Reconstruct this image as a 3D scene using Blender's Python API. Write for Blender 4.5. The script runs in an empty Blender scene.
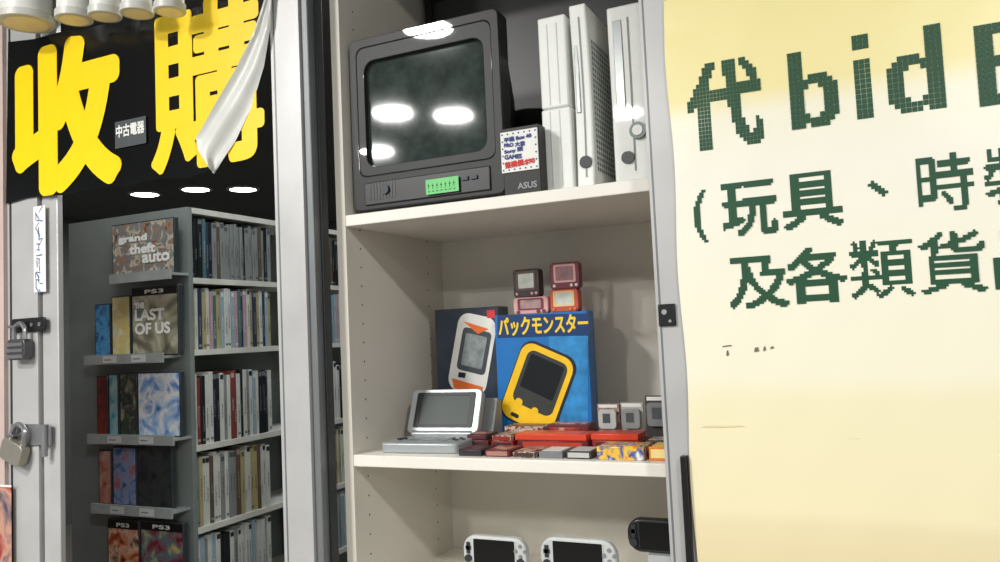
import bpy, bmesh, math, random
import numpy as np
from mathutils import Vector, Matrix
random.seed(4)
S = bpy.context.scene; C = S.collection
S.view_settings.view_transform = 'Standard'
sin, cos, pi = math.sin, math.cos, math.pi
R_ = math.radians
# ---------------------------------------------------------------- camera
F = 800.0
yaw, pit, rol = R_(25), R_(3.7), R_(2.6)
CAM = Vector((0, -1.05, 1.5))
fw = Vector((-sin(yaw)*cos(pit), cos(yaw)*cos(pit), sin(pit)))
r0 = Vector((cos(yaw), sin(yaw), 0)); u0 = r0.cross(fw)
rt = r0*cos(rol) - u0*sin(rol); up = u0*cos(rol) + r0*sin(rol)
cd = bpy.data.cameras.new('camera'); cam = bpy.data.objects.new('camera', cd); C.objects.link(cam)
cd.sensor_width = 36; cd.lens = 36*F/1000; cd.clip_start = 0.01
M = Matrix((rt, up, -fw)).transposed().to_4x4(); M.translation = CAM
cam.matrix_world = M; S.camera = cam
def ray(px, py): return fw + rt*((px-500)/F) - up*((py-281)/F)
def P(px, py, Y):
    d = ray(px, py); return CAM + d*((Y-CAM.y)/d.y)
def PZ(px, py, Z):
    d = ray(px, py); return CAM + d*((Z-CAM.z)/d.z)
def proj(p):
    d = Vector(p)-CAM; k = d.dot(fw); return (500+F*d.dot(rt)/k, 281-F*d.dot(up)/k)
def RC(a, b, c, d, Y):
    return P(a, (c+d)/2, Y).x, P(b, (c+d)/2, Y).x, P((a+b)/2, d, Y).z, P((a+b)/2, c, Y).z
# ---------------------------------------------------------------- materials
def lin(c):
    return tuple(((v/255)/12.92 if v/255 <= .04045 else ((v/255+.055)/1.055)**2.4) for v in c)
MC = {}
def mat(rgb, rough=.5, metal=0, var=.08, scale=25, emit=0, coat=0):
    key = (tuple(rgb), rough, metal, var, scale, emit, coat)
    if key in MC: return MC[key]
    m = bpy.data.materials.new('surface'); m.use_nodes = True; n = m.node_tree.nodes; l = m.node_tree.links
    b = n['Principled BSDF']; c = lin(rgb)
    tc = n.new('ShaderNodeTexCoord'); nz = n.new('ShaderNodeTexNoise'); nz.inputs['Scale'].default_value = scale
    nz.inputs['Detail'].default_value = 4
    rp = n.new('ShaderNodeValToRGB'); e = rp.color_ramp.elements
    e[0].position = .3; e[1].position = .7
    e[0].color = tuple(v*(1-var) for v in c)+(1,); e[1].color = tuple(min(1, v*(1+var)) for v in c)+(1,)
    l.new(tc.outputs['Object'], nz.inputs['Vector']); l.new(nz.outputs['Fac'], rp.inputs['Fac']); l.new(rp.outputs['Color'], b.inputs['Base Color'])
    b.inputs['Roughness'].default_value = rough; b.inputs['Metallic'].default_value = metal
    b.inputs['Coat Weight'].default_value = coat; b.inputs['Coat Roughness'].default_value = .02
    if emit:
        b.inputs['Emission Color'].default_value = c+(1,); b.inputs['Emission Strength'].default_value = emit
    MC[key] = m; return m
def art(cols, scale=30, rough=.3):
    key = ('art', tuple(cols), scale)
    if key in MC: return MC[key]
    m = bpy.data.materials.new('printed_art'); m.use_nodes = True; n = m.node_tree.nodes; l = m.node_tree.links
    b = n['Principled BSDF']
    tc = n.new('ShaderNodeTexCoord'); nz = n.new('ShaderNodeTexNoise'); nz.inputs['Scale'].default_value = scale; nz.inputs['Detail'].default_value = 5
    nz.inputs['Distortion'].default_value = .6
    rp = n.new('ShaderNodeValToRGB'); cr = rp.color_ramp
    while len(cr.elements) < len(cols): cr.elements.new(.5)
    for i, c in enumerate(cols):
        cr.elements[i].position = .32+.36*i/max(1, len(cols)-1); cr.elements[i].color = lin(c)+(1,)
    l.new(tc.outputs['Object'], nz.inputs['Vector']); l.new(nz.outputs['Fac'], rp.inputs['Fac']); l.new(rp.outputs['Color'], b.inputs['Base Color'])
    b.inputs['Roughness'].default_value = rough
    MC[key] = m; return m
# ---------------------------------------------------------------- text
TC = {}
def textgeo(s):
    if s in TC: return TC[s]
    cu = bpy.data.curves.new('t', 'FONT'); cu.body = s; cu.size = 1; cu.resolution_u = 6
    o = bpy.data.objects.new('t', cu); C.objects.link(o)
    dg = bpy.context.evaluated_depsgraph_get(); dg.update(); e = o.evaluated_get(dg); me = e.to_mesh()
    me.calc_loop_triangles()
    v = np.array([(p.co.x, p.co.y) for p in me.vertices]).reshape(-1, 2)
    t = [tuple(x.vertices) for x in me.loop_triangles]
    e.to_mesh_clear(); bpy.data.objects.remove(o); bpy.data.curves.remove(cu)
    if len(v):
        mn = v.min(0); mx = v.max(0); v = (v-mn)/np.maximum(mx-mn, 1e-6)
        asp = (mx-mn)
    else: asp = np.array((1, 1))
    TC[s] = (v, t, asp); return TC[s]
BM = {
 'b': ['###.......']*5+['###.####..', '#########.', '####..####']+['###....###']*5+['####..####', '#########.', '###.####..'],
 'i': ['###']*3+['...']*2+['###']*12,
 'B': ['########..', '#########.', '###...####', '###....###', '###....###', '###...###.', '########..', '########..', '###...###.', '###....###', '###....###', '###....###', '###...####', '#########.', '########..']}
BM['d'] = [r[::-1] for r in BM['b']]
def raster(s, nc, nr, dil=1, thr=.5, k=4):
    if s in BM: return np.array([[ch == '#' for ch in r] for r in BM[s][::-1]])
    v, t, _ = textgeo(s)
    gx = (np.arange(nc*k)+.5)/(nc*k); gy = (np.arange(nr*k)+.5)/(nr*k)
    X, Y = np.meshgrid(gx, gy); G = np.zeros(X.shape, bool)
    for a, b, c in t:
        A, B, D = v[a], v[b], v[c]
        d1 = (X-B[0])*(A[1]-B[1])-(A[0]-B[0])*(Y-B[1])
        d2 = (X-D[0])*(B[1]-D[1])-(B[0]-D[0])*(Y-D[1])
        d3 = (X-A[0])*(D[1]-A[1])-(D[0]-A[0])*(Y-A[1])
        G |= ~(((d1 < 0) | (d2 < 0) | (d3 < 0)) & ((d1 > 0) | (d2 > 0) | (d3 > 0)))
    for _ in range(dil):
        H = G.copy(); H[1:] |= G[:-1]; H[:-1] |= G[1:]; H[:, 1:] |= G[:, :-1]; H[:, :-1] |= G[:, 1:]; G = H
    cov = G.reshape(nr, k, nc, k).mean((1, 3))
    return cov >= thr
# ---------------------------------------------------------------- mesh builder
def rr(x0, x1, z0, z1, r, n=5):
    pts = []
    for cx, cz, a in ((x1-r, z1-r, 0), (x0+r, z1-r, 90), (x0+r, z0+r, 180), (x1-r, z0+r, 270)):
        for i in range(n+1):
            t = R_(a+90*i/n); pts.append((cx+r*cos(t), cz+r*sin(t)))
    return pts
def rot2(pts, a, c=(0, 0)):
    return [(c[0]+(x-c[0])*cos(a)-(z-c[1])*sin(a), c[1]+(x-c[0])*sin(a)+(z-c[1])*cos(a)) for x, z in pts]
class MB:
    def __init__(s): s.v = []; s.f = []; s.mi = []; s.ms = []; s.M = Matrix()
    def m_(s, m):
        if m not in s.ms: s.ms.append(m)
        return s.ms.index(m)
    def add(s, vs, fs, m):
        b = len(s.v); k = s.m_(m)
        s.v += [tuple(s.M @ Vector(p)) for p in vs]
        for f in fs: s.f.append([b+i for i in f]); s.mi.append(k)
        return s
    def box(s, x0, x1, y0, y1, z0, z1, m):
        return s.add([(x0,y0,z0),(x1,y0,z0),(x1,y1,z0),(x0,y1,z0),(x0,y0,z1),(x1,y0,z1),(x1,y1,z1),(x0,y1,z1)],
              [(0,3,2,1),(4,5,6,7),(0,1,5,4),(1,2,6,5),(2,3,7,6),(3,0,4,7)], m)
    def loft(s, loops, m, caps=True):
        n = len(loops[0]); vs = [p for L in loops for p in L]; fs = []
        for k in range(len(loops)-1):
            for i in range(n):
                j = (i+1) % n; fs.append((k*n+i, k*n+j, (k+1)*n+j, (k+1)*n+i))
        if caps: fs.append(tuple(range(n))[::-1]); fs.append(tuple(range((len(loops)-1)*n, len(loops)*n)))
        return s.add(vs, fs, m)
    def py(s, pts, y0, y1, m): return s.loft([[(x, y0, z) for x, z in pts], [(x, y1, z) for x, z in pts]], m)
    def pz(s, pts, z0, z1, m): return s.loft([[(x, y, z0) for x, y in pts], [(x, y, z1) for x, y in pts]], m)
    def px(s, pts, x0, x1, m): return s.loft([[(x0, y, z) for y, z in pts], [(x1, y, z) for y, z in pts]], m)
    def face(s, pts, m): return s.add(pts, [tuple(range(len(pts)))], m)
    def fy(s, pts, y, m): return s.face([(x, y, z) for x, z in pts], m)
    def rect(s, x0, x1, z0, z1, y, m): return s.fy([(x0, z0), (x1, z0), (x1, z1), (x0, z1)], y, m)
    def ring(s, o, i, y0, y1, m):
        n = len(o); vs = [(x, y0, z) for x, z in o]+[(x, y0, z) for x, z in i]+[(x, y1, z) for x, z in o]+[(x, y1, z) for x, z in i]; fs = []
        for a in range(n):
            b = (a+1) % n
            fs += [(a, b, n+b, n+a), (2*n+a, 3*n+a, 3*n+b, 2*n+b), (a, 2*n+a, 2*n+b, b), (n+a, n+b, 3*n+b, 3*n+a)]
        return s.add(vs, fs, m)
    def cyl(s, c, ax, r, h, m, n=20, r2=None):
        r2 = r if r2 is None else r2; L = []
        for k, (q, d) in enumerate(((r, 0), (r2, h))):
            lp = []
            for i in range(n):
                t = 2*pi*i/n; a, b = q*cos(t), q*sin(t)
                lp.append({'x': (c[0]+d, c[1]+a, c[2]+b), 'y': (c[0]+a, c[1]+d, c[2]+b), 'z': (c[0]+a, c[1]+b, c[2]+d)}[ax])
            L.append(lp)
        return s.loft(L, m)
    def tube(s, path, r, m, n=8):
        path = [Vector(p) for p in path]; L = []
        for i, p in enumerate(path):
            t = (path[min(i+1, len(path)-1)]-path[max(i-1, 0)]).normalized()
            a = t.orthogonal().normalized() if i == 0 else (a-t*a.dot(t)).normalized()
            b = t.cross(a)
            L.append([tuple(p+a*r*cos(2*pi*k/n)+b*r*sin(2*pi*k/n)) for k in range(n)])
        return s.loft(L, m)
    def grid(s, fn, nu, nv, m):
        vs = [fn(i/nu, j/nv) for j in range(nv+1) for i in range(nu+1)]
        fs = [(j*(nu+1)+i, j*(nu+1)+i+1, (j+1)*(nu+1)+i+1, (j+1)*(nu+1)+i) for j in range(nv) for i in range(nu)]
        return s.add(vs, fs, m)
    def text(s, st, x, z, w, h, y, m, bold=0, rot=0, nb=14):
        v, t, _ = textgeo(st)
        if not len(v): return s
        sh = [(0, 0)] if not bold else [(bold*cos(2*pi*k/nb), bold*sin(2*pi*k/nb)) for k in range(nb)]+[(0, 0)]
        for q, (dx, dz) in enumerate(sh):
            pts = [(x+dx+a*w, z+dz+b*h) for a, b in v]
            if rot: pts = rot2(pts, rot, (x+w/2, z+h/2))
            s.add([(a, y-q*2e-5, b) for a, b in pts], t, m)
        return s
    def pix(s, st, x0, x1, z0, z1, y, m, nc, nr, dil=1, thr=.5, gap=.0):
        g = raster(st, nc, nr, dil, thr); nr, nc = g.shape; w = (x1-x0)/nc; h = (z1-z0)/nr
        for j in range(nr):
            for i in range(nc):
                if g[j, i]:
                    a, b = x0+i*w, z0+j*h
                    s.rect(a+gap*w, a+w-gap*w, b+gap*h, b+h-gap*h, y, m)
        return s
    def build(s, name, parent=None, bevel=0, world=False, seg=2):
        me = bpy.data.meshes.new(name)
        off = parent.location if (parent is not None and world) else Vector((0, 0, 0))
        me.from_pydata([tuple(Vector(p)-off) for p in s.v], [], s.f)
        for m in s.ms: me.materials.append(m)
        me.polygons.foreach_set('material_index', s.mi)
        me.polygons.foreach_set('use_smooth', [True]*len(s.f)); me.update()
        try: me.set_sharp_from_angle(angle=R_(35))
        except Exception: pass
        o = bpy.data.objects.new(name, me); C.objects.link(o)
        if parent is not None: o.parent = parent
        if bevel:
            b = o.modifiers.new('bevel', 'BEVEL'); b.width = bevel; b.segments = seg; b.limit_method = 'ANGLE'; b.angle_limit = R_(40)
        return o
def tag(o, label, cat, group=None):
    o['label'] = label; o['category'] = cat
    if group: o['group'] = group
    return o
def thing(name, label, cat, loc, rotz=0, group=None):
    o = bpy.data.objects.new(name, None); C.objects.link(o); o.location = loc; o.rotation_euler = (0, 0, rotz); o.empty_display_size = .02
    return tag(o, label, cat, group)
def struct(o): o['kind'] = 'structure'; return o
def sroot(name, loc=(0, 0, 0)):
    o = bpy.data.objects.new(name, None); C.objects.link(o); o.location = loc; o.empty_display_size = .02; return struct(o)
# ---------------------------------------------------------------- palette
ALU = mat((188, 188, 187), .4, .25, .08, 8)
ALU2 = mat((120, 124, 126), .4, .3, .08, 8)
DARKM = mat((52, 55, 58), .45, .3)
BLACK = mat((16, 16, 18), .35)
GLOSSBLK = mat((10, 11, 13), .08)
WHITE = mat((228, 229, 224), .4, 0, .03)
CREAM = mat((221, 216, 204), .45, 0, .04, 6)
PAPER = mat((235, 235, 230), .6, 0, .03)
YEL = mat((252, 214, 8), .35, 0, .03)
GREEN = mat((16, 74, 44), .5, 0, .06)
# ---------------------------------------------------------------- shell
struct(MB().box(-6.6, 4, -7, 5.6, -.05, 0, mat((130, 125, 118), .3, 0, .1, 3)).build('floor'))
CZ = 2.7
struct(MB().box(-6.6, 4, -7, 5.6, CZ, CZ+.05, mat((112, 116, 116), .7, 0, .05, 3)).build('ceiling'))
struct(MB().box(-6.6, 2.5, -.12, .02, 2.25, CZ, mat((70, 66, 66), .6)).build('wall_front'))
struct(MB().box(-6.6, -6.5, .1, 5.5, 0, CZ, mat((120, 124, 122), .7)).build('wall_left'))
struct(MB().box(-6.6, 2.5, 5.5, 5.55, 0, CZ, mat((100, 106, 106), .7)).build('wall_back'))
struct(MB().box(2.5, 2.55, .02, 5.5, 0, CZ, mat((110, 112, 110), .7)).build('wall_right'))
# outer pier at the far left
xa = P(14, 400, -.0).x
struct(MB().box(-6.6, xa, -.02, .1, 0, 2.25, mat((196, 176, 168), .6, 0, .08, 6)).build('wall_pier'))
# door 1: left sliding door
d1 = sroot('door_1', (P(160, 300, 0).x, 0, 0))
j0, j1 = xa, P(44, 400, 0).x
MB().box(j0, j1, -.012, .03, 0, 2.25, ALU).box(j0+.008, j0+.014, -.013, -.012, 0, 2.25, DARKM).build('jamb', d1, .002, True)
s0, s1 = P(46, 400, 0).x, P(62, 400, 0).x
MB().box(s0, s1, -.006, .006, .05, 2.24, ALU).build('stile', d1, .002, True)
MB().box(j1, s0, .004, .03, .05, 2.24, BLACK).build('gasket', d1, 0, True)
c0, c1 = P(277, 281, -.01).x, P(306, 281, -.01).x
MB().box(c0, c1, -.01, .03, .05, 2.24, ALU).box(c0+.006, c0+.009, -.0105, -.01, .05, 2.24, ALU2).build('stile', d1, .002, True)
MB().box(s1, c0, -.006, .03, .05, .13, ALU).build('rail', d1, .002, True)
MB().box(s1, c0, -.006, .03, 2.17, 2.24, ALU).build('rail', d1, .002, True)
# window 1: frame before the cabinet
w1 = sroot('window_1', (P(480, 300, 0).x, 0, 0))
e0, e1 = c1, P(317, 281, 0).x
MB().box(e0, e1, -.004, .035, .05, 2.24, ALU2).build('stile', w1, .002, True)
e2 = P(323, 281, .01).x
MB().box(e1, e2, .012, .03, .05, 2.24, DARKM).build('stile', w1, .001, True)
r0x, r1x = P(656, 281, 0).x, P(683, 281, 0).x
MB().box(e2, r0x, .005, .035, .05, .12, ALU2).build('rail', w1, .002, True)
# door 2: right sliding door, carries the poster
d2 = sroot('door_2', (P(850, 300, 0).x, 0, 0))
MB().box(r0x, r1x, -.008, .035, .05, 2.24, ALU).box(r0x+.004, r0x+.0065, -.0085, -.008, .05, 2.24, ALU2).build('stile', d2, .002, True)
xe = P(1060, 281, 0).x+.35
MB().box(xe, xe+.04, -.008, .03, .05, 2.24, ALU).build('stile', d2, .002, True)
MB().box(r1x, xe, -.006, -.002, .1, 2.2, mat((150, 150, 140), .2)).build('backing_pane', d2, 0, True)
a, b, c, d = RC(659, 676, 304, 326, -.008)
lk = MB().box(a, b, -.012, -.008, c, d, BLACK).build('lock_plate', d2, .001, True)
for dx, dz, r in ((-.003, .004, .0035), (.004, -.008, .002)):
    o = MB().cyl(((a+b)/2+dx, -.0135, (c+d)/2+dz), 'y', r, .003, mat((190, 190, 188), .3, .8)).build('lock_screw', lk); o.location = (-d2.location.x, 0, 0)
a, b, c, d = RC(685, 694, 455, 562, -.008)
MB().box(a, a+.008, -.02, -.008, c-.1, d, BLACK).build('pull_handle', d2, .001, True)
# ---------------------------------------------------------------- yellow poster
pm = bpy.data.materials.new('poster_print'); pm.use_nodes = True
n = pm.node_tree.nodes; l = pm.node_tree.links; b = n['Principled BSDF']; b.inputs['Roughness'].default_value = .3
tc = n.new('ShaderNodeTexCoord'); sp = n.new('ShaderNodeSeparateXYZ'); mr = n.new('ShaderNodeMapRange'); rp = n.new('ShaderNodeValToRGB')
YP = -.013
zt_, zb_ = P(850, -40, YP).z, P(850, 610, YP).z
mr.inputs[1].default_value = 0; mr.inputs[2].default_value = zt_-zb_
nz = n.new('ShaderNodeTexNoise'); nz.inputs['Scale'].default_value = 4; ad = n.new('ShaderNodeMath'); ad.operation = 'MULTIPLY_ADD'; ad.inputs[1].default_value = .02
l.new(tc.outputs['Object'], sp.inputs[0]); l.new(tc.outputs['Object'], nz.inputs['Vector']); l.new(nz.outputs['Fac'], ad.inputs[0]); l.new(sp.outputs['Z'], ad.inputs[2])
l.new(ad.outputs[0], mr.inputs[0]); l.new(mr.outputs[0], rp.inputs[0])
cr = rp.color_ramp
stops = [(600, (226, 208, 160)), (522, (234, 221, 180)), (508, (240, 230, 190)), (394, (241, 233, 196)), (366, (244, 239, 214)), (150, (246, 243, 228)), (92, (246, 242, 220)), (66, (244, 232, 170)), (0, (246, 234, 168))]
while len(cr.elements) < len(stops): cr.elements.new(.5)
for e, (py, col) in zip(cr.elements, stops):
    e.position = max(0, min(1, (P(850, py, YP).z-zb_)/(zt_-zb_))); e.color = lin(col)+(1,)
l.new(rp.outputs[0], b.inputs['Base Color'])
xl = P(680, 281, YP).x; xr = xe-.01
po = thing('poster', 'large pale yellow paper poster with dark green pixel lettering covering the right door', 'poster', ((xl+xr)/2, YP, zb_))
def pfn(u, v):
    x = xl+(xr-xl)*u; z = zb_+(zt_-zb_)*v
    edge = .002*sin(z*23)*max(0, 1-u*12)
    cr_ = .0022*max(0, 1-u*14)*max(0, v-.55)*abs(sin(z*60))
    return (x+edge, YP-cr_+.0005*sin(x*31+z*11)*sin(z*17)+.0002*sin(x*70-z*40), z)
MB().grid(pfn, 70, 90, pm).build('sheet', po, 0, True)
YT = YP-.0008
for s_, q, nc, nr, dl in (('代', (687, 762, 60, 148), 22, 22, 3), ('b', (789, 838, 49, 127), 10, 18, 3), ('i', (854, 871, 34, 119), 5, 19, 3), ('d', (886, 944, 27, 112), 11, 18, 3), ('B', (976, 1040, 20, 103), 12, 18, 3)):
    MB().pix(s_, *RC(*q, YT), YT, GREEN, nc, nr, dl, .5, .03).build('lettering', po, 0, True)
for s_, q, nc, nr, dl in (('(', (694, 707, 190, 243), 6, 20, 1), ('玩', (722, 777, 181, 235), 26, 26, 1), ('具', (782, 842, 172, 228), 26, 26, 1), ('、', (868, 888, 180, 197), 6, 6, 1), ('時', (917, 974, 153, 211), 26, 26, 1), ('裝', (984, 1046, 146, 203), 26, 26, 1)):
    MB().pix(s_, *RC(*q, YT), YT, GREEN, nc, nr, dl+(s_ in '玩具'), .5, 0).build('lettering', po, 0, True)
for s_, q, nc, nr, dl in (('及', (729, 788, 256, 308), 26, 26, 2), ('各', (786, 847, 247, 303), 26, 26, 2), ('類', (850, 914, 239, 298), 28, 28, 1), ('貨', (919, 986, 231, 293), 26, 26, 1), ('品', (993, 1056, 228, 288), 26, 26, 2)):
    MB().pix(s_, *RC(*q, YT), YT, GREEN, nc, nr, dl, .5, 0).build('lettering', po, 0, True)
INK = mat((112, 108, 88), .7)
for q in ((722, 732, 345, 347), (726, 729, 350, 356), (754, 759, 347, 352), (763, 766, 346, 351), (770, 774, 346, 349)):
    x0, x1, z0, z1 = RC(*q, YT); MB().fy([(x0, z0), (x1, z0+.001), (x1-.001, z1), (x0+.001, z1-.001)], YT, INK).build('ink_scrap', po, 0, True)
SM = mat((226, 214, 172), .6)
for q in ((700, 745, 425, 428), (845, 862, 438, 440)):
    x0, x1, z0, z1 = RC(*q, YT); MB().fy([(x0, z0), (x1, z0+.002), (x1-.004, z1), (x0+.006, z1-.001)], YT, SM).build('tape_mark', po, 0, True)
# ---------------------------------------------------------------- black banner
YB = -.016
bl = P(100, 198, YB)
bn = thing('banner', 'glossy black plastic banner with huge yellow characters, its right end peeling', 'banner', (bl.x, YB, bl.z))
BF = mat((12, 13, 14), .18, 0, .1)
def cx(px, py, Y=YB): p = P(px, py, Y); return (p.x, p.z)
top = [cx(8+26*i, 42-5*i+(2 if i % 2 else 0)) for i in range(11)]
bot = [cx(206-20*i, 172+2.9*i+(3 if i % 3 == 1 else 0)) for i in range(11)]
mb = MB(); mb.fy(top+[cx(252, 50), cx(232, 120)]+bot, YB, BF); mb.build('sheet', bn, 0, True)
x0, x1, z0, z1 = RC(17, 115, 46, 184, YB-.0015)
MB().text('收', x0, z0, x1-x0, z1-z0, YB-.0015, YEL, .0165, 0, 28).build('lettering', bn, 0, True)
x0, x1, z0, z1 = RC(153, 260, 2, 160, YB-.0015)
z0 = P(200, 164, YB).z
MB().text('購', x0, z0, x1-x0, z1-z0, YB-.0015, YEL, .0078, 0, 24).build('lettering', bn, 0, True)
x0, x1, z0, z1 = RC(115, 146, 119, 146, YB-.003)
st = MB().rect(x0, x1, z0, z1, YB-.003, mat((70, 74, 78), .4)); st.text('中古電器', x0+.004, z0+.02, x1-x0-.008, (z1-z0)*.45, YB-.0035, PAPER, .0006)
st.build('sticker', bn, 0, True)
fl = [((266, -6), (272, -8)), ((253, 34), (271, 24)), ((235, 70), (264, 66)), ((214, 106), (252, 106)), ((196, 138), (236, 140)), ((198, 150), (224, 158)), ((209, 168), (214, 174))]
def ffn(u, v):
    k = v*(len(fl)-1); i = min(int(k), len(fl)-2); t = k-i
    L = [fl[i][0][q]*(1-t)+fl[i+1][0][q]*t for q in (0, 1)]; Rr = [fl[i][1][q]*(1-t)+fl[i+1][1][q]*t for q in (0, 1)]
    p = P(L[0]*(1-u)+Rr[0]*u, L[1]*(1-u)+Rr[1]*u, YB-.003-.016*(1-u)*min(1, v*2)-.002*sin(9*u+6*v))
    return tuple(p)
MB().grid(ffn, 10, 24, mat((206, 207, 202), .35, 0, .08, 12)).build('peeled_flap', bn, 0, True)['label'] = 'white backing of the peeled banner end'
# ---------------------------------------------------------------- lamps above banner
x0, x1 = P(-30, 10, -.07).x, P(200, 0, -.07).x
tag(MB().box(x0, x1, -.085, -.055, 2.225, 2.25, BLACK).build('lamp_track', None, .002), 'black lamp track above the black banner', 'lamp track')
lampspots = [((26, 8), 25, 'large white cylindrical spotlight at the left end of the lamp track'), ((74, 4), 16, 'small white spotlight right beside the large spotlight'), ((105, 1), 14, 'small white spotlight above the yellow left character'), ((137, -2), 14, 'small white spotlight above the gap between two yellow characters'), ((170, -4), 13, 'small white spotlight above the yellow right character')]
for (px, py), r, lab in lampspots:
    p = P(px, py+16, -.07); rr_ = r*1.6/800*.9
    t = thing('spotlight', lab, 'lamp', (p.x, -.07, p.z), 0, 'spotlights above the banner')
    h = 2.225-p.z
    MB().cyl((0, 0, .012), 'z', rr_, max(.03, h-.012), WHITE, 24).build('housing', t, .001)
    MB().cyl((0, 0, 0), 'z', rr_*1.12, .014, mat((200, 200, 194), .4), 24, rr_*1.12).build('rim', t, .001)
    MB().cyl((0, 0, -.001), 'z', rr_*.85, .002, mat((240, 225, 190), .4), 20).build('lamp_face', t)
# ---------------------------------------------------------------- locks and stickers on the left jamb
STEEL = mat((168, 168, 170), .3, .8)
BRASS = mat((158, 154, 142), .4, .6)
YJ = -.013
def padlock(px0, px1, pyt, pyb, lab, body, rot=0):
    x0, x1, z0, z1 = RC(px0, px1, pyt, pyb, YJ-.012); w = x1-x0; h = (z1-z0)
    t = thing('padlock', lab, 'padlock', ((x0+x1)/2, YJ-.0125, z0)); t.rotation_euler = (0, rot, 0)
    MB().py(rr(-w/2, w/2, 0, h*.58, w*.18), -.009, .009, body).build('lock_body', t, .0015)
    path = [(-w*.3, 0, h*.5)]+[(-w*.3*cos(pi*i/10), 0, h*.78+w*.3*sin(pi*i/10)) for i in range(11)]+[(w*.3, 0, h*.5)]
    MB().tube(path, w*.085, STEEL).build('shackle', t)
    return t, w, h
x0, x1, z0, z1 = RC(13, 47, 318, 332, YJ)
hs = thing('hasp', 'black metal hasp plate screwed across the left door jamb', 'hasp', ((x0+x1)/2, YJ, z0))
MB().py(rr(x0, x1, z0, z1, .006), YJ-.004, YJ, BLACK).build('plate', hs, .001, True)
MB().tube([(x0+.012, YJ-.004, z0+.012), (x0+.012, YJ-.016, z0+.012), (x0+.03, YJ-.016, z0+.012), (x0+.03, YJ-.004, z0+.012)], .003, STEEL).build('staple', hs, 0, True)
for q in (.62, .85): MB().cyl((x0+(x1-x0)*q, YJ-.006, (z0+z1)/2), 'y', .004, .003, STEEL, 10).build('screw', hs, 0, True)
t, w, h = padlock(11, 29, 324, 360, 'small dark combination padlock hanging from the black hasp', mat((92, 92, 94), .35, .6))
for k in range(3): MB().cyl((-w*.42, -.0095, h*(.1+.16*k)), 'x', .004, w*.84, STEEL, 12).build('dial', t)
x0, x1, z0, z1 = RC(12, 52, 424, 445, YJ)
hb = thing('hasp', 'long steel hasp bar crossing the left door jamb above a dull silver padlock', 'hasp', ((x0+x1)/2, YJ, z0))
MB().py(rr(x0, x1, z0, z1, .004), YJ-.004, YJ, STEEL).build('plate', hb, .001, True)
MB().cyl((x1-.012, YJ-.007, z0-.02), 'z', .006, .06, STEEL, 12).build('hinge_pin', hb, 0, True)
MB().tube([(x0+.012, YJ-.004, z0+.02), (x0+.012, YJ-.017, z0+.02), (x0+.03, YJ-.017, z0+.02), (x0+.03, YJ-.004, z0+.02)], .003, STEEL).build('staple', hb, 0, True)
padlock(2, 23, 424, 462, 'worn dull silver padlock hanging from the long steel hasp bar', BRASS, .35)
x0, x1, z0, z1 = RC(34, 46, 206, 292, YJ)
pp = thing('paper_note', 'narrow white paper note with blue handwriting taped to the left jamb', 'note', ((x0+x1)/2, YJ-.0005, z0))
MB().rect(x0, x1, z0, z1, YJ-.0008, PAPER).build('sheet', pp, 0, True)
mb = MB(); BI = mat((70, 88, 150), .6)
for k in range(6):
    zz = z1-.012-k*(z1-z0-.012)/6; W_ = x1-x0; hh = (z1-z0)/6*.75
    for q in range(5):
        ax, az = x0+W_*random.uniform(.15, .5), zz-hh*random.random(); an = random.choice((0, .2, 1.5, 1.6, .9, -.8)); L_ = W_*random.uniform(.25, .5)
        bx_, bz_ = min(x1-.002, ax+L_*cos(an)), az-L_*sin(an); nx, nz_ = .0007*sin(an)+.0003, .0007*cos(an)+.0003
        mb.fy([(ax-nx, az-nz_), (bx_-nx, bz_-nz_), (bx_+nx, bz_+nz_), (ax+nx, az+nz_)], YJ-.0013-q*2e-5, BI)
mb.build('handwriting', pp, 0, True)
x0, x1, z0, z1 = RC(-30, 12, 486, 640, -.021)
tag(MB().rect(x0, x1, z0, z1, -.0215, art(((40, 30, 30), (150, 40, 34), (200, 150, 130), (60, 70, 90)), 14)).rect(x0, x1, z1, z1+.004, -.0215, PAPER).build('picture_poster'), 'small dark red picture poster low on the pier beside the jamb', 'poster')
# ---------------------------------------------------------------- display cabinet
YF = .045; YK = .37
xL = P(349, 330, YF).x; xR = .10
zs1 = P(500, 196, YF).z; zs2 = P(500, 459, YF).z; zs3 = P(560, 598, .15).z
cb = thing('display_cabinet', 'cream display cabinet with open shelves behind the middle window', 'cabinet', ((xL+xR)/2, YF, .1))
mb = MB().box(xL-.018, xL, YF, YK, .1, 2.23, CREAM)
HOLE = mat((90, 84, 74), .8)
for yy in (YF+.04, YK-.06):
    for k in range(60):
        zz = .95+k*.032
        if zz < 2.1 and min(abs(zz-z_) for z_ in (zs1, zs2, zs3)) > .02:
            mb.face([(xL+.0006, yy+.0019*cos(pi*q/4), zz+.0019*sin(pi*q/4)) for q in range(8)], HOLE)
mb.build('side_panel', cb, 0, True)
MB().box(xR, xR+.018, YF, YK, .1, 2.23, CREAM).build('side_panel', cb, 0, True)
MB().box(xL-.018, xR+.018, YK, YK+.012, .1, 2.23, CREAM).build('back_panel', cb, 0, True)
SHF = mat((235, 231, 221), .4, 0, .03, 6)
for z_ in (zs1, zs2, zs3, .5):
    MB().box(xL, xR, YF, YK, z_-.019, z_, SHF).build('shelf', cb, .0015, True)
MB().box(xL, xR, YF, YK, 2.21, 2.23, CREAM).build('top_panel', cb, 0, True)
MB().box(xL, xR, YF, YK, .1, .12, CREAM).build('bottom_panel', cb, 0, True)
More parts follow.
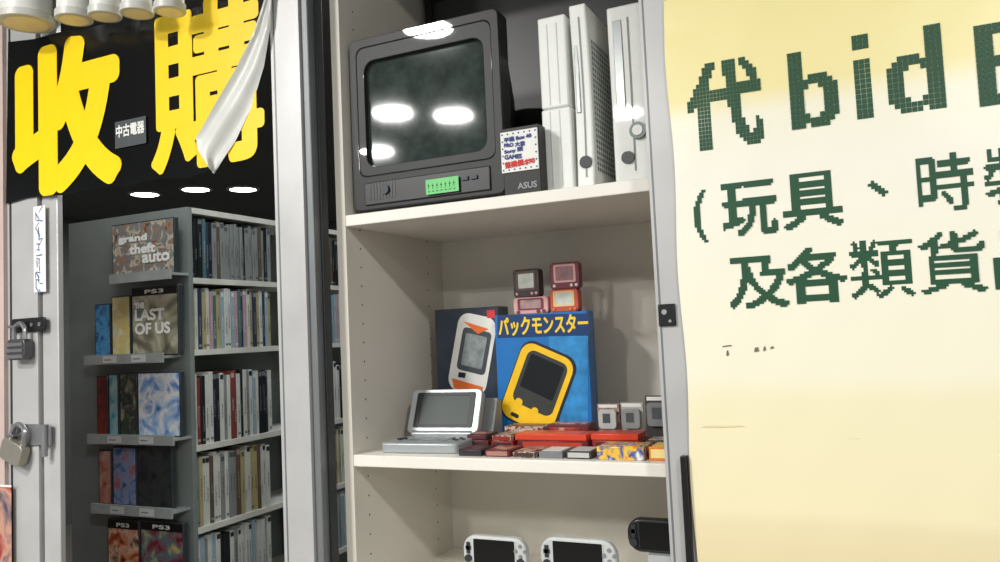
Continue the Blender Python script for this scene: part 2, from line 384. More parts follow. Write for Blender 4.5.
# ---------------------------------------------------------------- television
YTV = .06
x0, x1, _, _ = RC(351, 502, 15, 213, YTV); H = P(425, 24, YTV).z-zs1; hw = (x1-x0)/2
tv = thing('television', 'old near black tube television with haze tinted grey green screen on the top shelf', 'television', ((x0+x1)/2, YTV, zs1))
TVG = mat((17, 18, 20), .5, 0, .06, 25, 0, .6); TVD = mat((14, 15, 16), .5)
o = rr(-hw, hw, .006, H, .010); i1 = rr(-hw+.014, hw-.014, .064, H-.016, .014)
mb = MB().ring(o, i1, 0, .035, TVG)
mb.loft([[(x, .035, z) for x, z in o], [(x*.90, .05, .01+(z-.006)*.94) for x, z in o], [(x*.42, .24, H*.2+(z)*.55) for x, z in o]], TVD)
mb.build('casing', tv, .002)
i2 = rr(-hw+.028, hw-.028, .078, H-.040, .020)
MB().ring(i1, i2, .001, .032, mat((24, 26, 28), .5, 0, .06, 25, 0, .6)).build('screen_surround', tv, .001)
def sfn(u, v):
    a, b2 = u*2-1, v*2-1
    sx = (hw-.026); sz = (H-.118)/2+.003
    return (a*sx*(1-.02*b2*b2), .010-.00006*(1-a*a*.8)*(1-b2*b2*.8), (H-.040+.078)/2+b2*sz*(1-.02*a*a))
MB().grid(sfn, 16, 14, mat((52, 62, 59), .05, 0, .35, 45)).build('screen', tv)  # grey green base lifted to imitate haze of the window glass
pn = MB().box(-hw+.024, hw-.024, -.003, .002, .014, .052, mat((26, 27, 29), .4)).build('control_panel', tv, .0015)
for k in range(5): MB().box(.02+k*.016, .031+k*.016, -.006, -.003, .034, .04, DARKM).build('button', pn)
MB().cyl((-.075, -.007, .037), 'y', .008, .004, DARKM, 16).build('power_button', pn)
mb = MB()
for k in range(9): mb.box(-hw+.034+k*.006, -hw+.037+k*.006, -.0036, -.003, .022, .05, BLACK)
mb.build('speaker_slots', pn)
for s in (-1, 1): MB().box(s*hw*.6-.015, s*hw*.6+.015, .02, .1, 0, .014, BLACK).build('foot', tv)
gx0, gx1, gz0, gz1 = RC(426, 459, 178, 193, YTV-.006)
mb = MB().rect(gx0, gx1, gz0, gz1, YTV-.0072, mat((110, 205, 120), .5)); DK = mat((20, 60, 30), .6)
for k in range(7):
    xx = gx0+.004+k*(gx1-gx0-.006)/7
    mb.rect(xx, xx+.003, gz0+.013, gz0+.0145, YTV-.0075, DK).rect(xx+.001, xx+.0018, gz0+.008, gz0+.017, YTV-.0075, DK)
    mb.rect(xx, xx+.004, gz0+.004, gz0+.0052, YTV-.0075, DK)
mb.build('price_sticker', tv, 0, True)['label'] = 'small bright green price sticker'
# ---------------------------------------------------------------- monitor behind
YM = .322
x0, x1, z0, z1 = RC(330, 668, -60, 196, YM); x0 = max(x0, xL+.01); z0 = P(527, 196, YM).z
mo = thing('monitor', 'wide black flat monitor standing behind the television and white consoles', 'monitor', ((x0+x1)/2, YM, zs1))
ob = rr(x0, x1, z0, z1, .006); ib = rr(x0+.016, x1-.016, z0+.03, z1-.016, .002)
MB().ring(ob, ib, YM, YM+.03, BLACK).build('bezel', mo, .001, True)
MB().box(x0+.015, x1-.015, YM+.004, YM+.03, z0+.029, z1-.015, mat((12, 13, 15), .4)).build('screen', mo, 0, True)
MB().box((x0+x1)/2-.04, (x0+x1)/2+.04, YM+.01, YM+.024, zs1, z0+.01, BLACK).build('stand_neck', mo, 0, True)
MB().box((x0+x1)/2-.1, (x0+x1)/2+.1, YM-.005, YM+.044, zs1, zs1+.008, BLACK).build('stand_base', mo, .002, True)
# upright black box with the price card stuck on it
YA = .052
a, b_, c, d = RC(503, 540, 126, 196, YA)
bb = thing('small_box', 'upright black box at the shelf edge between television and consoles', 'box', ((a+b_)/2, YA, zs1))
MB().box(a, b_, YA, YA+.028, zs1, d, mat((10, 10, 12), .5)).build('carton', bb, .001, True)
x0, x1, z0, z1 = RC(518, 537, 182, 188, YA)
MB().text('ASUS', x0, z0, x1-x0, z1-z0, YA-.0006, mat((150, 152, 154), .4), .0003).build('logo_lettering', bb, 0, True)
a, b_, c, d = RC(501, 538, 130, 171, YA-.002)
pc = thing('price_card', 'white handwritten price card stuck on the upright black box', 'price card', ((a+b_)/2, YA-.002, c))
w, h = b_-a, d-c
BL = mat((36, 60, 130), .6); RD = mat((205, 40, 36), .6)
mb = MB().box(-w/2, w/2, 0, .002, 0, h, PAPER)
for k in range(6):
    for s in (-1, 1): mb.cyl((s*w*.45, -.0006, h*(.06+.176*k)), 'y', .0013, .0006, BL, 8)
for k in range(1, 6):
    for z_ in (.06, .94): mb.cyl((-w*.45+w*.9*k/6, -.0006, h*z_), 'y', .0013, .0006, BL, 8)
mb.build('card', pc)
for k, (s_, m_, z_, wf, hf) in enumerate((('平機 Box 40', BL, .76, .74, .11), ('PRO 大掌', BL, .61, .56, .11), ('Sony 頭', BL, .46, .5, .11), ('GAMES', BL, .32, .46, .10), ('整機價:$90', RD, .12, .8, .15))):
    MB().text(s_, -w*.40, h*z_, w*wf, h*hf, -.0008, m_, .0005, .05*(-1)**k).build('handwriting', pc)
# ---------------------------------------------------------------- white consoles
CW = mat((238, 240, 235), .4, 0, .03, 25, 0, .8); CG = mat((200, 203, 200), .4, 0, .03)
def console(px0, px1, pyt, Y, label, rotz=0, dep=.21, vents=True, ring=True, conc=.007):
    x0 = P(px0, 100, Y).x; x1 = P(px1, 100, Y).x; h = P((px0+px1)/2, pyt, Y).z-zs1; w = x1-x0
    t = thing('game_console', label, 'game console', ((x0+x1)/2, Y, zs1), rotz, 'white consoles on the top shelf')
    n = 12
    prof = [(conc*sin(pi*k/n), .004+(h-.004)*k/n) for k in range(n+1)]+[(dep-.007*sin(pi*k/n), .004+(h-.004)*(1-k/n)) for k in range(n+1)]
    MB().px(prof, -w/2, w/2, CW).build('body', t, .003)
    MB().box(-w/2+.006, w/2-.006, .012, dep-.012, 0, .006, CG).build('foot', t)
    def fy_(z): return conc*sin(pi*(z-.004)/(h-.004))-.0012
    mb = MB()
    for k in range(14):
        z0_ = .02+(h-.04)*k/14; z1_ = .02+(h-.04)*(k+1)/14; xs = w*.02
        mb.face([(xs, fy_(z0_), z0_), (xs+.0022, fy_(z0_), z0_), (xs+.0022, fy_(z1_), z1_), (xs, fy_(z1_), z1_)], mat((130, 134, 132), .4))
    mb.build('seam', t)
    zt0, zt1 = h*.42, h*.92
    MB().box(-w*.36, -w*.12, fy_((zt0+zt1)/2)-.0005, .012, zt0, zt1, mat((180, 184, 184), .25, .3)).build('disc_tray', t, .001)
    if ring:
        zc = h*.29; R0 = min(.0125, w*.3)
        pb = MB().cyl((w*.16, fy_(zc)-.004, zc), 'y', R0, .006, mat((84, 92, 88), .3, .5), 24).build('power_button', t)
        MB().cyl((w*.16, fy_(zc)-.0055, zc), 'y', R0*.62, .004, CW, 20).build('button_face', pb)
    zc = h*.15
    MB().py(rr(-w*.3, -w*.3+.019, zc-.009, zc+.009, .008), fy_(zc)-.002, .01, mat((24, 26, 28), .3)).build('port_cover', t)
    if vents:
        mb = MB()
        for i in range(9):
            for j in range(24):
                yy = .022+i*.010; zz = h*.12+j*(h*.72/24)
                mb.face([(w/2+.0008, yy-.003, zz-.003), (w/2+.0008, yy+.003, zz-.003), (w/2+.0008, yy+.003, zz+.003), (w/2+.0008, yy-.003, zz+.003)], mat((112, 118, 115), .6))
        mb.build('vent_grille', t)
    return t
Yc = .085
x0, x1, z0, z1 = RC(540, 570, 14, 190, Yc); w = x1-x0; h = z1-zs1
t = thing('game_console', 'slim white console at left of the three, a seam across its middle', 'game console', ((x0+x1)/2, Yc, zs1), 0, 'white consoles on the top shelf')
MB().box(-w/2+.001, w/2, 0, .2, .002, h*.475, CW).build('lower_body', t, .003)
MB().box(-w/2, w/2-.003, .004, .2, h*.482, h, CW).build('upper_body', t, .003)
MB().box(-w/2+.004, w/2-.004, .008, .19, 0, h*.9, CG).build('core', t)
for q in (.3, .62):
    MB().box(-w/2+w*q, -w/2+w*q+.0015, -.0006, .003, .012, h*.46, CG).build('groove', t); MB().box(-w/2+w*q, -w/2+w*q+.0015, .0032, .006, h*.5, h-.012, CG).build('groove', t)
console(573, 590, 3, Yc, 'white console with dotted side vents standing second from the television', 0, ring=False)
console(611, 650, 3, Yc, 'white console with round power button standing furthest from the television', 0, vents=False, conc=.001)
# ---------------------------------------------------------------- toy boxes on the middle shelf
YX = .245
x0, x1, z0, z1 = RC(497, 590, 313, 440, YX); z0 = zs2
bx = thing('toy_box', 'bright blue game box with yellow title picturing a yellow handheld', 'box', ((x0+x1)/2, YX, z0))
BLUE = mat((30, 112, 184), .3, 0, .1, 12)
MB().box(x0, x1, YX, YX+.035, z0, z1, BLUE).build('carton', bx, .001, True)
yy = YX-.0006; DN = mat((18, 28, 44), .4)
def pg(pts, Y=yy): return [cx(a, b2, Y) for a, b2 in pts]
mb = MB(); mb.fy(pg([(548, 336), (588, 336), (588, 420), (562, 434)]), yy, mat((50, 136, 198), .3, 0, .3, 40))
mb.fy(pg([(497.5, 315), (589.5, 313.5), (589.5, 335), (497.5, 338)]), yy-.0002, mat((24, 60, 110), .3))
mb.build('printed_panel', bx, 0, True)
x0t, x1t, z0t, z1t = RC(499, 588, 316, 334, yy)
MB().text('パックモンスター', x0t, z0t, x1t-x0t, z1t-z0t, yy-.0008, mat((246, 208, 40), .4), .0009).build('title_lettering', bx, 0, True)
def rpoly(c, w_, h_, ang, r=.006, Y=yy):
    p = P(c[0], c[1], Y); return rot2(rr(p.x-w_/2, p.x+w_/2, p.z-h_/2, p.z+h_/2, r), ang, (p.x, p.z))
mb = MB(); y1 = yy-.0004; A_ = -.42; YG = mat((246, 196, 26), .35, 0, .1)
mb.fy(rpoly((538, 388), .110, .148, A_, .024), y1, DN)
mb.fy(rpoly((537, 388), .103, .140, A_, .022), y1-.0003, YG)
mb.fy(rpoly((540, 383), .080, .098, A_, .014), y1-.0006, mat((58, 60, 58), .3))
mb.fy(rpoly((542, 377), .066, .062, A_, .004), y1-.0009, mat((22, 26, 28), .2, 0, .2))
mb.fy(rpoly((519, 402), .014, .014, A_, .006), y1-.0009, YG); mb.fy(rpoly((535, 411), .013, .013, A_, .006), y1-.0009, YG); mb.fy(rpoly((515, 415), .016, .007, A_, .003), y1-.0009, DN)
mb.build('printed_handheld', bx, 0, True)
YX2 = .27
x0, x1, z0, z1 = RC(437, 498, 308, 436, YX2); z0 = zs2; x1 = P(497, 380, YX).x-.004
bx2 = thing('toy_box', 'dark game box picturing a tilted white and orange handheld', 'box', ((x0+x1)/2, YX2, z0))
MB().box(x0, x1, YX2, YX2+.045, z0, z1, mat((46, 56, 70), .3, 0, .25, 25)).build('carton', bx2, .001, True)
yy = YX2-.0006; A_ = -.24
OR = mat((232, 110, 40), .4)
mb = MB(); mb.fy(rpoly((472, 354), .080, .146, A_, .022, yy), yy, mat((226, 226, 220), .4)); 
mb.fy(rpoly((474, 351), .060, .080, A_, .008, yy), yy-.0003, mat((70, 76, 80), .3)); mb.fy(rpoly((474, 351), .044, .060, A_, .003, yy), yy-.0006, mat((140, 150, 150), .3, 0, .3, 60))
mb.fy(pg([(463, 321), (489, 329), (478, 334)], yy), yy-.0005, OR); mb.fy(pg([(452, 378), (483, 387), (482, 395), (454, 388)], yy), yy-.0005, OR)
mb.fy(pg([(459, 372), (466, 373), (465, 378), (458, 377)], yy), yy-.0007, DN); mb.build('printed_handheld', bx2, 0, True)
a, b_, c, d = RC(487, 495, 310, 318, yy)
MB().rect(a, b_, c, d, yy-.0003, mat((206, 40, 40), .4)).build('printed_logo', bx2, 0, True)
# four little handheld games stacked on the blue box
zbx = RC(497, 590, 313, 440, YX)[3]
PINK = mat((222, 170, 168), .4); MAR = mat((120, 46, 60), .4); BRN = mat((56, 40, 40), .4)
def mini(px0, px1, zbase, pyt, body, frame, scr, label, btn, rz=0):
    Y = YX+.010
    x0 = P(px0, 290, Y).x; x1 = P(px1, 290, Y).x; h = P((px0+px1)/2, pyt, Y).z-zbase; w = x1-x0
    t = thing('pocket_game', label, 'handheld game', ((x0+x1)/2, Y, zbase), rz, 'little pocket games on the blue box')
    MB().py(rr(-w/2, w/2, 0, h, .006), 0, .018, body).build('body', t, .0015)
    MB().ring(rr(-w*.37, w*.37, h*.24, h*.92, .003), rr(-w*.30, w*.30, h*.32, h*.84, .002), -.0012, 0, frame).build('screen_frame', t)
    MB().rect(-w*.31, w*.31, h*.31, h*.85, -.0005, scr).build('screen', t)
    for q in (-.36, .22, .38): MB().cyl((w*q, -.002, h*.13), 'y', w*.05, .002, btn, 10).build('button', t)
    return zbase+h
SCR = mat((200, 206, 196), .3, 0, .2, 50)
z_a = mini(513, 547, zbx, 297, PINK, MAR, mat((170, 140, 140), .3, 0, .3, 60), 'pink pocket game in the lower pair, left on the blue box', MAR, .05)
z_b = mini(549, 578, zbx, 289, mat((190, 80, 60), .4), mat((236, 190, 120), .4), SCR, 'red pocket game with orange screen frame in the lower pair', OR, -.04)
mini(513, 540, z_a, 269, BRN, mat((96, 70, 66), .4), SCR, 'dark brown pocket game with pale screen in the upper pair', PINK, -.08)
mini(551, 580, z_b, 262, MAR, PINK, mat((150, 110, 114), .3, 0, .3, 60), 'maroon and pink pocket game in the upper pair', WHITE, .06)
# silver clamshell
SIL = mat((170, 175, 177), .35, .3, .03)
cl = thing('clamshell_handheld', 'silver clamshell handheld lying open with grey screen on middle shelf', 'handheld game', (P(418, 449, .072).x, .072, zs2), .06)
bw, bd, bh = .070, .088, .017
MB().pz(rr(-bw, bw, 0, bd, .01), 0, bh, SIL).build('base', cl, .003)
MB().box(-bw*.5, bw*.5, .02, .07, bh, bh+.0008, mat((120, 126, 128), .25)).build('lower_screen', cl)
MB().box(-bw*.86, -bw*.62, .04, .047, bh, bh+.002, DARKM).box(-bw*.77, -bw*.71, .031, .056, bh, bh+.002, DARKM).build('direction_pad', cl)
for dx, dy in ((0, .009), (0, -.009), (.009, 0), (-.009, 0)): MB().cyl((bw*.75+dx, .044+dy, bh), 'z', .0035, .002, DARKM, 10).build('button', cl)
MB().cyl((-bw*.8, bd+.002, bh+.002), 'x', .007, bw*1.6, mat((150, 154, 156), .3, .3), 14).build('hinge', cl)
mb = MB(); mb.M = Matrix.Translation((0, bd+.004, bh+.002)) @ Matrix.Rotation(R_(-24), 4, 'X')
mb.py(rr(-bw*.97, bw*.97, 0, .080, .01), -.006, .009, SIL); lid = mb.build('lid', cl, .002)
m2 = MB(); m2.M = mb.M.copy(); m2.ring(rr(-bw*.8, bw*.8, .010, .073, .003), rr(-bw*.66, bw*.66, .016, .067, .002), -.0075, -.006, mat((30, 32, 34), .5)).build('screen_frame', lid)
m2 = MB(); m2.M = mb.M.copy(); m2.rect(-bw*.67, bw*.67, .015, .068, -.0066, mat((46, 56, 53), .5)).build('screen', lid)
x0 = P(470, 420, .2).x; x1 = P(494, 420, .2).x
tag(MB().px([(.185, zs2), (.235, zs2), (.235, zs2+.07), (.22, zs2+.076)], x0, x1, mat((128, 132, 132), .4)).build('wedge_stand', None, .002), 'grey wedge stand right behind the silver clamshell', 'stand')
# flat packs
def pack(px0, px1, Y, dep, z0, h, body, lab, kind, name='game_pack', top=None, front=None):
    x0 = P(px0, 455, Y).x+.0012; x1 = P(px1, 455, Y).x-.0012; w = x1-x0
    t = thing(name, lab, kind, ((x0+x1)/2, Y, z0), 0, 'flat game packs on the middle shelf')
    MB().box(-w/2, w/2, 0, dep, 0, h, body).build('case', t, .0012)
    if top: MB().box(-w*.4, w*.4, dep*.12, dep*.82, h, h+.0006, top).build('top_label', t)
    if front: MB().rect(-w*.42, w*.42, h*.2, h*.85, -.0006, front).build('front_label', t)
    return z0+h
RDC = mat((150, 40, 34), .35, 0, .1); ORR = mat((214, 66, 34), .35, 0, .06); DKG = mat((44, 44, 48), .35); MRN = mat((96, 36, 38), .35)
GRY = mat((120, 122, 124), .4); a1 = art(((220, 60, 40), (240, 200, 60), (40, 60, 150), (230, 230, 220)), 60); a2 = art(((60, 40, 40), (160, 50, 40), (200, 180, 160)), 70)
a3 = art(((40, 30, 34), (120, 40, 40), (210, 190, 170), (50, 60, 70)), 90)
zm = zs2
pack(430, 452, .185, .045, zm, .013, DKG, 'black flat cartridge between the silver clamshell and grey wedge stand', 'cartridge', 'game_cartridge', a2)
pack(458, 482, .062, .05, zm, .010, DKG, 'black flat cartridge at the shelf edge, left end of the front row', 'cartridge', 'game_cartridge', MRN)
zq = pack(484, 510, .062, .055, zm, .010, MRN, 'maroon flat pack at the shelf edge beside the leftmost black cartridge', 'game pack', 'game_pack', a2, mat((170, 120, 110), .4))
pack(512, 536, .06, .058, zm, .009, a3, 'dark patterned pack at the shelf edge beside the grey cartridge', 'game pack', 'game_pack', a3, mat((60, 50, 50), .4))
pack(538, 563, .062, .055, zm, .010, GRY, 'grey flat cartridge at the shelf edge', 'cartridge', 'game_cartridge', WHITE)
pack(565, 592, .062, .055, zm, .011, DKG, 'black cartridge with pale top label at the shelf edge', 'cartridge', 'game_cartridge', mat((200, 196, 186), .4), mat((190, 190, 186), .4))
pack(596, 645, .062, .05, zm, .019, a1, 'small colourful carton of red, yellow and blue at the shelf edge', 'box', 'small_carton', a1, a1)
pack(648, 676, .066, .05, zm, .019, mat((232, 128, 40), .4), 'small orange carton at the shelf edge by the door frame', 'box', 'small_carton', mat((244, 208, 90), .4), mat((250, 226, 150), .4))
zl = pack(466, 489, .135, .05, zm, .014, MRN, 'maroon flat pack in the second row under a black cartridge', 'game pack', 'game_pack', None, mat((60, 40, 40), .4))
pack(467, 488, .137, .045, zl, .009, DKG, 'black cartridge lying on the maroon pack of the second row', 'cartridge', 'game_cartridge', a2, MRN)
zl = pack(491, 514, .135, .055, zm, .013, RDC, 'brick red flat pack in the second row under a patterned pack', 'game pack', 'game_pack', None, mat((60, 40, 40), .4))
pack(492, 513, .137, .05, zl, .009, a3, 'patterned dark red pack lying left of the long orange pack', 'game pack', 'game_pack', a3, RDC)
z3 = pack(517, 589, .135, .05, zm, .015, MRN, 'dark maroon pack under the long orange pack', 'game pack', 'game_pack', None, mat((190, 60, 40), .4))
z4 = pack(592, 642, .135, .05, zm, .017, RDC, 'brick red pack under the short orange pack', 'game pack', 'game_pack', None, mat((90, 40, 34), .4))
pack(515, 588, .137, .048, z3, .010, ORR, 'long orange red pack on top of the maroon pack', 'game pack', 'game_pack', mat((226, 86, 46), .35))
pack(591, 640, .137, .048, z4, .010, ORR, 'short orange red pack on top of a brick red pack', 'game pack', 'game_pack', mat((190, 56, 36), .35))
pack(645, 676, .135, .05, zm, .018, DKG, 'black pack in the second row behind the orange carton', 'game pack', 'game_pack', a1)
zl = pack(505, 545, .192, .045, zm, .030, a3, 'patterned dark pack in the third row before the blue box', 'game pack', 'game_pack', MRN, a3)
pack(548, 590, .192, .045, zm, .034, MRN, 'thick maroon pack in the third row before the blue box', 'game pack', 'game_pack', a3, a2)
# standing blister packs at right
def blister(px0, px1, pyt, Y, frame, inner, lab):
    x0 = P(px0, 420, Y).x; x1 = P(px1, 420, Y).x; h = P((px0+px1)/2, pyt, Y).z-zs2; w = x1-x0
    t = thing('blister_pack', lab, 'blister pack', ((x0+x1)/2, Y, zs2), 0, 'blister packs standing on the middle shelf')
    MB().box(-w/2, w/2, .004, .012, 0, h, frame).build('card', t, .001)
    MB().py(rr(-w*.4, w*.4, h*.36, h*.86, .006), -.004, .004, inner).build('packed_toy', t, .001)
    MB().rect(-w*.2, w*.14, h*.52, h*.76, -.0046, mat((80, 86, 88), .2)).build('toy_screen', t)
    MB().rect(-w*.42, w*.42, h*.90, h*.98, .0034, PAPER).build('header_strip', t)
blister(597, 619, 404, .225, art(((128, 40, 36), (180, 150, 140), (60, 40, 44)), 60), mat((196, 198, 196), .3), 'red backed blister pack standing beside the blue box')
blister(620, 643, 403, .23, mat((190, 188, 180), .4), mat((150, 152, 150), .3), 'pale backed blister pack standing between two darker blister packs')
blister(645, 672, 396, .23, mat((60, 58, 60), .4), mat((130, 130, 130), .3), 'dark standing blister pack beside the door frame')
# ---------------------------------------------------------------- handhelds on the lowest shelf
HW = mat((192, 195, 194), .4, 0, .03)
def handheld(px0, px1, pyt, Y, body, lab, frame):
    x0 = P(px0, 548, Y).x; x1 = P(px1, 548, Y).x; w = x1-x0; h = P((px0+px1)/2, pyt, Y).z-zs3
    t = thing('handheld_console', lab, 'handheld console', ((x0+x1)/2, Y, zs3), 0, 'handheld consoles on the lowest visible shelf')
    hh = min(h-.004, w*.46); z0 = h-hh
    MB().py(rr(-w/2, w/2, z0, h, hh*.42, 8), 0, .015, body).build('body', t, .003)
    MB().ring(rr(-w*.335, w*.335, z0+hh*.05, z0+hh*.95, .004), rr(-w*.325, w*.325, z0+hh*.09, z0+hh*.91, .002), -.001, .002, frame).build('screen_frame', t)
    MB().rect(-w*.33, w*.33, z0+hh*.08, z0+hh*.92, -.0006, GLOSSBLK).build('screen', t)
    zc = z0+hh*.62
    MB().box(-w*.45, -w*.37, -.002, 0, zc-.003, zc+.003, DARKM).box(-w*.41-.003, -w*.41+.003, -.002, 0, zc-.009, zc+.009, DARKM).build('direction_pad', t)
    for dx, dz in ((0, .008), (0, -.008), (.008, 0), (-.008, 0)):
        MB().cyl((w*.41+dx, -.002, zc+dz), 'y', .003, .002, mat((130, 134, 134), .4) if body is not BLACK else DARKM, 10).build('button', t)
    for s in (-1, 1): MB().cyl((s*w*.41, -.004, z0+hh*.3), 'y', .006, .004, DARKM, 14).build('thumb_stick', t)
    MB().px([(-.01, 0), (.05, 0), (.05, .006), (.022, z0+hh*.6), (.015, z0+hh*.6), (.015, z0), (-.01, z0)], -w*.2, w*.2, mat((190, 194, 194), .2)).build('display_stand', t)
handheld(463, 526, 537, .13, HW, 'white handheld console with black screen, nearer the cabinet side panel', CG)
handheld(540, 616, 539, .10, HW, 'white handheld console with black screen, in the middle of the lowest shelf', CG)
handheld(628, 700, 520, .10, BLACK, 'black handheld console by the right door frame on the lowest shelf', DARKM)
# ---------------------------------------------------------------- bookcase inside the shop
YE = .40; XB = P(190, 350, YE).x; XA = P(70, 350, YE).x; YZ = 1.3
boards = [P(192, y, YE).z for y in (206, 277, 350, 447, 530, 612)]
bk = thing('bookcase', 'pale grey bookcase full of game cases inside the left door', 'bookcase', ((XA+XB)/2, YE, 0))
BKM = mat((128, 136, 134), .5, 0, .08, 10, 0, .6)
MB().box(XA, XB-.145, YE, YZ, 0, boards[0], BKM).build('core_panel', bk, 0, True)
MB().box(XB-.145, XB, YE, YE+.014, 0, boards[0], BKM).build('end_panel', bk, 0, True)
for z_ in boards: MB().box(XB-.145, XB, YE+.014, YZ, z_-.014, z_, mat((214, 214, 206), .45)).build('shelf', bk, 0, True)
ledg = [(110, 174, 272), (85, 163, 353), (88, 182, 434), (92, 172, 505), (95, 190, 585)]
LED = mat((176, 182, 182), .25, .2)
lz = []
for r, (a, b_, y) in enumerate(ledg):
    x0 = P(a, y, .345).x; x1 = min(XB, P(b_, y, .345).x); z = P(130, y+4, .345).z
    mb = MB().box(x0, x1, .348, YE, z-.006, z, LED); mb.box(x0, x1, .342, .348, z-.016, z+.008, LED)
    for k in (range(2) if r else ()):
        q = x0+(x1-x0)*((.25, .62)[k]); mb.rect(q, q+.05, z-.013, z+.005, .3415, mat((206, 208, 206), .5))
        mb.rect(q+.006, q+.03, z-.006, z-.004, .3412, mat((90, 92, 96), .5))
    mb.build('display_ledge', bk, 0, True); lz.append(z)
YC = .372
PSB = mat((14, 15, 18), .3)
def face_case(row, px0, px1, pyt, artm, label, title=None, band=False, tcol=mat((250, 250, 246), .5, 0, 0)):
    x0 = P(px0, (pyt+ledg[row][2])/2, YC).x; x1 = min(XB-.002, P(px1, (pyt+ledg[row][2])/2, YC).x)-.0015; w = x1-x0
    z0 = lz[row]+.0005; h = P((px0+px1)/2, pyt, YC).z-z0
    t = thing('game_case', label, 'game case', ((x0+x1)/2, YC, z0), 0, 'game cases displayed face out on the bookcase end')
    MB().box(-w/2, w/2, 0, .014, 0, h, mat((60, 66, 70), .25)).build('case_shell', t, .001)
    mb = MB().rect(-w/2+.003, w/2-.003, .003, h-.003, -.0006, artm)
    mb.build('cover_sheet', t)
    if band:
        mb = MB().rect(-w/2+.003, w/2-.003, h-.022, h-.003, -.0010, PSB); mb.text('PS3', -w*.2, h-.017, w*.4, .009, -.0014, PAPER, .0006); mb.build('cover_band', t)
    if title:
        for k, (s_, fx, fz, fw_, fh) in enumerate(title): MB().text(s_, -w/2+w*fx, h*fz, w*fw_, h*fh, -.0014, tcol, .0018).build('title_lettering', t)
face_case(0, 112, 175, 221, art(((50, 56, 60), (170, 130, 100), (110, 130, 140), (220, 200, 170), (80, 80, 90)), 40), 'wide collage covered game case alone on the topmost ledge', [('grand', .12, .62, .45, .14), ('theft', .3, .42, .4, .16), ('auto', .5, .24, .42, .16)])
face_case(1, 95, 111, 304, art(((30, 80, 160), (90, 165, 215), (50, 70, 110)), 30), 'narrow blue game case at left on the second ledge')
face_case(1, 112, 131, 296, art(((240, 236, 220), (226, 206, 120), (225, 225, 210)), 24), 'white and yellow game case in the middle of the second ledge')
face_case(1, 132, 179, 286, art(((64, 66, 60), (130, 126, 106), (200, 194, 170), (86, 104, 100)), 14), 'muted brown game case with white title on the second ledge', [('THE', .08, .70, .2, .07), ('LAST', .08, .52, .62, .15), ('OF US', .08, .32, .74, .15)], True)
face_case(2, 97, 108, 376, art(((150, 56, 48), (70, 44, 44)), 30), 'narrow dark red game case at left on the third ledge')
face_case(2, 109, 119, 374, art(((50, 140, 160), (190, 215, 215)), 30), 'narrow teal game case on the third ledge')
face_case(2, 120, 137, 373, art(((80, 100, 76), (50, 56, 54), (170, 165, 140)), 30), 'narrow olive game case on the third ledge')
face_case(2, 138, 181, 372, art(((70, 110, 200), (160, 195, 235), (245, 245, 245), (100, 140, 210)), 22), 'light blue and white game case on the third ledge')
face_case(3, 99, 112, 450, art(((180, 70, 60), (210, 180, 160)), 30), 'narrow red game case at left on the fourth ledge')
face_case(3, 113, 137, 447, art(((50, 70, 130), (140, 165, 205), (190, 86, 74)), 30), 'dark blue game case in the middle of the fourth ledge')
face_case(3, 138, 172, 443, art(((24, 26, 28), (60, 64, 66), (36, 36, 40)), 20), 'black covered game case on the fourth ledge')
face_case(4, 108, 140, 520, art(((60, 40, 36), (210, 96, 50), (240, 200, 170), (90, 60, 50)), 26), 'orange and flesh toned game case on the lowest ledge', None, True)
face_case(4, 141, 187, 522, art(((40, 30, 50), (150, 60, 70), (90, 130, 140), (210, 180, 110)), 28), 'dark purple and red game case on the lowest ledge', None, True)
# spine-out cases
KC = {'white': ((206, 208, 203), (120, 124, 128)), 'black': ((36, 40, 44), (120, 124, 126)), 'pale blue': ((150, 172, 184), (214, 220, 220)), 'grey': ((136, 141, 141), (86, 90, 94)),
      'red': ((130, 66, 62), (190, 170, 160)), 'teal': ((84, 116, 116), (170, 186, 182)), 'brown': ((98, 84, 72), (160, 152, 138)), 'yellow': ((174, 164, 122), (110, 100, 70)), 'pink': ((184, 154, 162), (222, 212, 216)), 'navy': ((54, 64, 90), (140, 148, 162))}
proto = {}
def spine(kind):
    v = random.randrange(5); key = (kind, v)
    if key not in proto:
        c1_, c2_ = KC[kind]; m1, m2_ = mat(c1_, .3), mat(c2_, .4)
        th = (.0132, .0124, .0115, .0105, .0096)[v]
        mb = MB().box(-.125, 0, 0, th, 0, .17, m1)
        def s_(z0, z1, y0, y1, m): mb.face([(.0004, y0, z0), (.0004, y1, z0), (.0004, y1, z1), (.0004, y0, z1)], m)
        if v in (0, 3): s_(.154, .166, .001, th-.001, m2_ if kind != 'white' else mat((50, 54, 60), .3))
        z = random.uniform(.03, .08); ze = z+random.uniform(.02, .07)
        while z < ze:
            hh = .002+.004*random.random(); s_(z, z+hh, th*.38, th*random.uniform(.55, .68), m2_); z += hh+.0016
        if v in (1, 2): s_(.008, .014, .002, th-.002, m2_)
        proto[key] = (mb.build('game_case', None, .0006), th); C.objects.unlink(proto[key][0])
    return proto[key][0].copy(), proto[key][1]
rowk = [['black', 'grey', 'navy', 'grey', 'teal', 'brown', 'black'], ['pale blue', 'white', 'teal', 'pink', 'pale blue', 'white', 'yellow', 'navy'], ['grey', 'white', 'black', 'white', 'red', 'pale blue', 'black', 'white'], ['white', 'black', 'yellow', 'white', 'grey', 'white', 'brown'], ['white', 'grey', 'white', 'white', 'black', 'pale blue']]
rown = ['topmost', 'second', 'third', 'fourth', 'lowest']
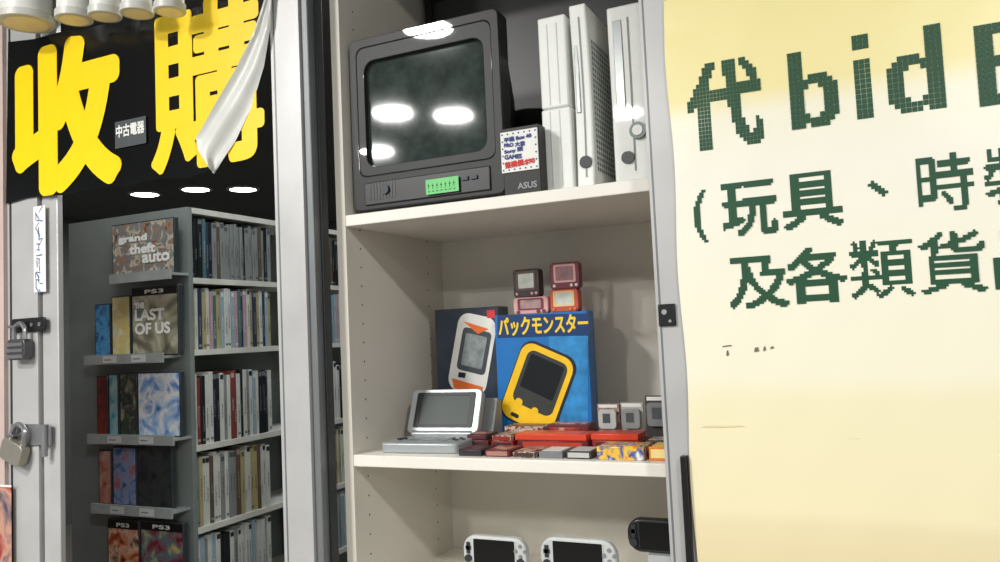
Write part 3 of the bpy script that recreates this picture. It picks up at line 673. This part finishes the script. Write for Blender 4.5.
for r in range(5):
    zb = boards[r+1]; zh = min(.178, (boards[r]-.014-zb)*.95)
    seq = [random.choice(rowk[r]) for _ in range(110)]; y = YE+.016; k = 0
    while y < 1.08:
        o, th = spine(seq[k+1]); k += 1; y0_ = y; y += th+random.choice((.0004, .0004, .0006, .001))
        q = proj((XB-.003, y0_+.007, zb+.08))[0]
        if 272 < q < 318 or q > 350: continue
        C.objects.link(o); o.location = (XB-.004-.006*random.random(), y0_, zb); o.scale = (1, 1, zh/.17*random.uniform(.92, 1))
        tag(o, f'{seq[k]} spined game case on {rown[r]} side shelf between {seq[k-1]} and {seq[k+1]}', 'game case', f'spine out game cases on the {rown[r]} side shelf')
# ---------------------------------------------------------------- ceiling downlights
spots = [('over the corridor, nearest the shop window', 428, 29, YTV), ('over the corridor, second out from the window', 392, 113, YTV+.010), ('over the corridor, third out from the window', 376, 152, YTV+.010), ('over the corridor, in line with the white consoles', 624, 108, Yc)]
locs = []
for lab, px, py, yp in spots:
    v = PZ(px, py, CZ-.012); locs.append((lab, v.x, 2*yp-v.y, 35))
locs += [('added over the corridor for even light, before the yellow poster', .9, -1.6, 35), ('added over the corridor for even light, out beyond the yellow poster', .7, -3.2, 35), ('added over the corridor for even light, before the left door', -2.0, -2.6, 30)]  # extra corridor downlights, added to even out the illumination
for lab, px, py in (('inside the shop standing in for a glass reflection, above the bookcase end', 145, 195), ('inside the shop standing in for a glass reflection, above the side shelf', 243, 190), ('inside the shop standing in for a glass reflection, between two others', 196, 190)):  # made-up shop downlights in place of ceiling lights mirrored in the glass
    v = PZ(px, py, CZ-.012); locs.append((lab, v.x, v.y, 8))
for lab, x, y, en in locs:
    t = thing('downlight', 'round white ceiling downlight '+lab, 'ceiling light', (x, y, CZ-.012), 0, 'ceiling downlights')
    mb = MB(); 
    n_ = 28; L = []
    for r_, z_ in ((.125, .012), (.125, .004), (.118, 0), (.1, 0), (.1, .010)): L.append([(r_*cos(2*pi*i/n_), r_*sin(2*pi*i/n_), z_) for i in range(n_)])
    mb.loft(L, WHITE, False); mb.build('trim_ring', t)
    MB().cyl((0, 0, .006), 'z', .1, .004, mat((255, 250, 240), .5, 0, 0, 5, 12), n_).build('diffuser', t)
    ld_ = bpy.data.lights.new('downlight_lamp', 'AREA'); ld_.shape = 'DISK'; ld_.size = .19; ld_.energy = en; ld_.color = (1, .985, .955)
    lo = bpy.data.objects.new('downlight_lamp', ld_); C.objects.link(lo); lo.location = (x, y, CZ-.013)
# added fill lights without fixtures, brightening the game cases inside the shop
for (x, y, z, e, sx, sy) in ((-.95, 1.1, 2.62, 10, .3, 1.2), (-1.35, .16, 2.3, 4.5, .7, .1)):
    ld_ = bpy.data.lights.new('shop_fill', 'AREA'); ld_.shape = 'RECTANGLE'; ld_.size = sx; ld_.size_y = sy; ld_.energy = e; ld_.color = (.95, 1, 1)
    lo = bpy.data.objects.new('shop_fill', ld_); C.objects.link(lo); lo.location = (x, y, z)
w = bpy.data.worlds.new('world'); S.world = w; w.use_nodes = True
w.node_tree.nodes['Background'].inputs[0].default_value = (.88, .93, .95, 1); w.node_tree.nodes['Background'].inputs[1].default_value = .42
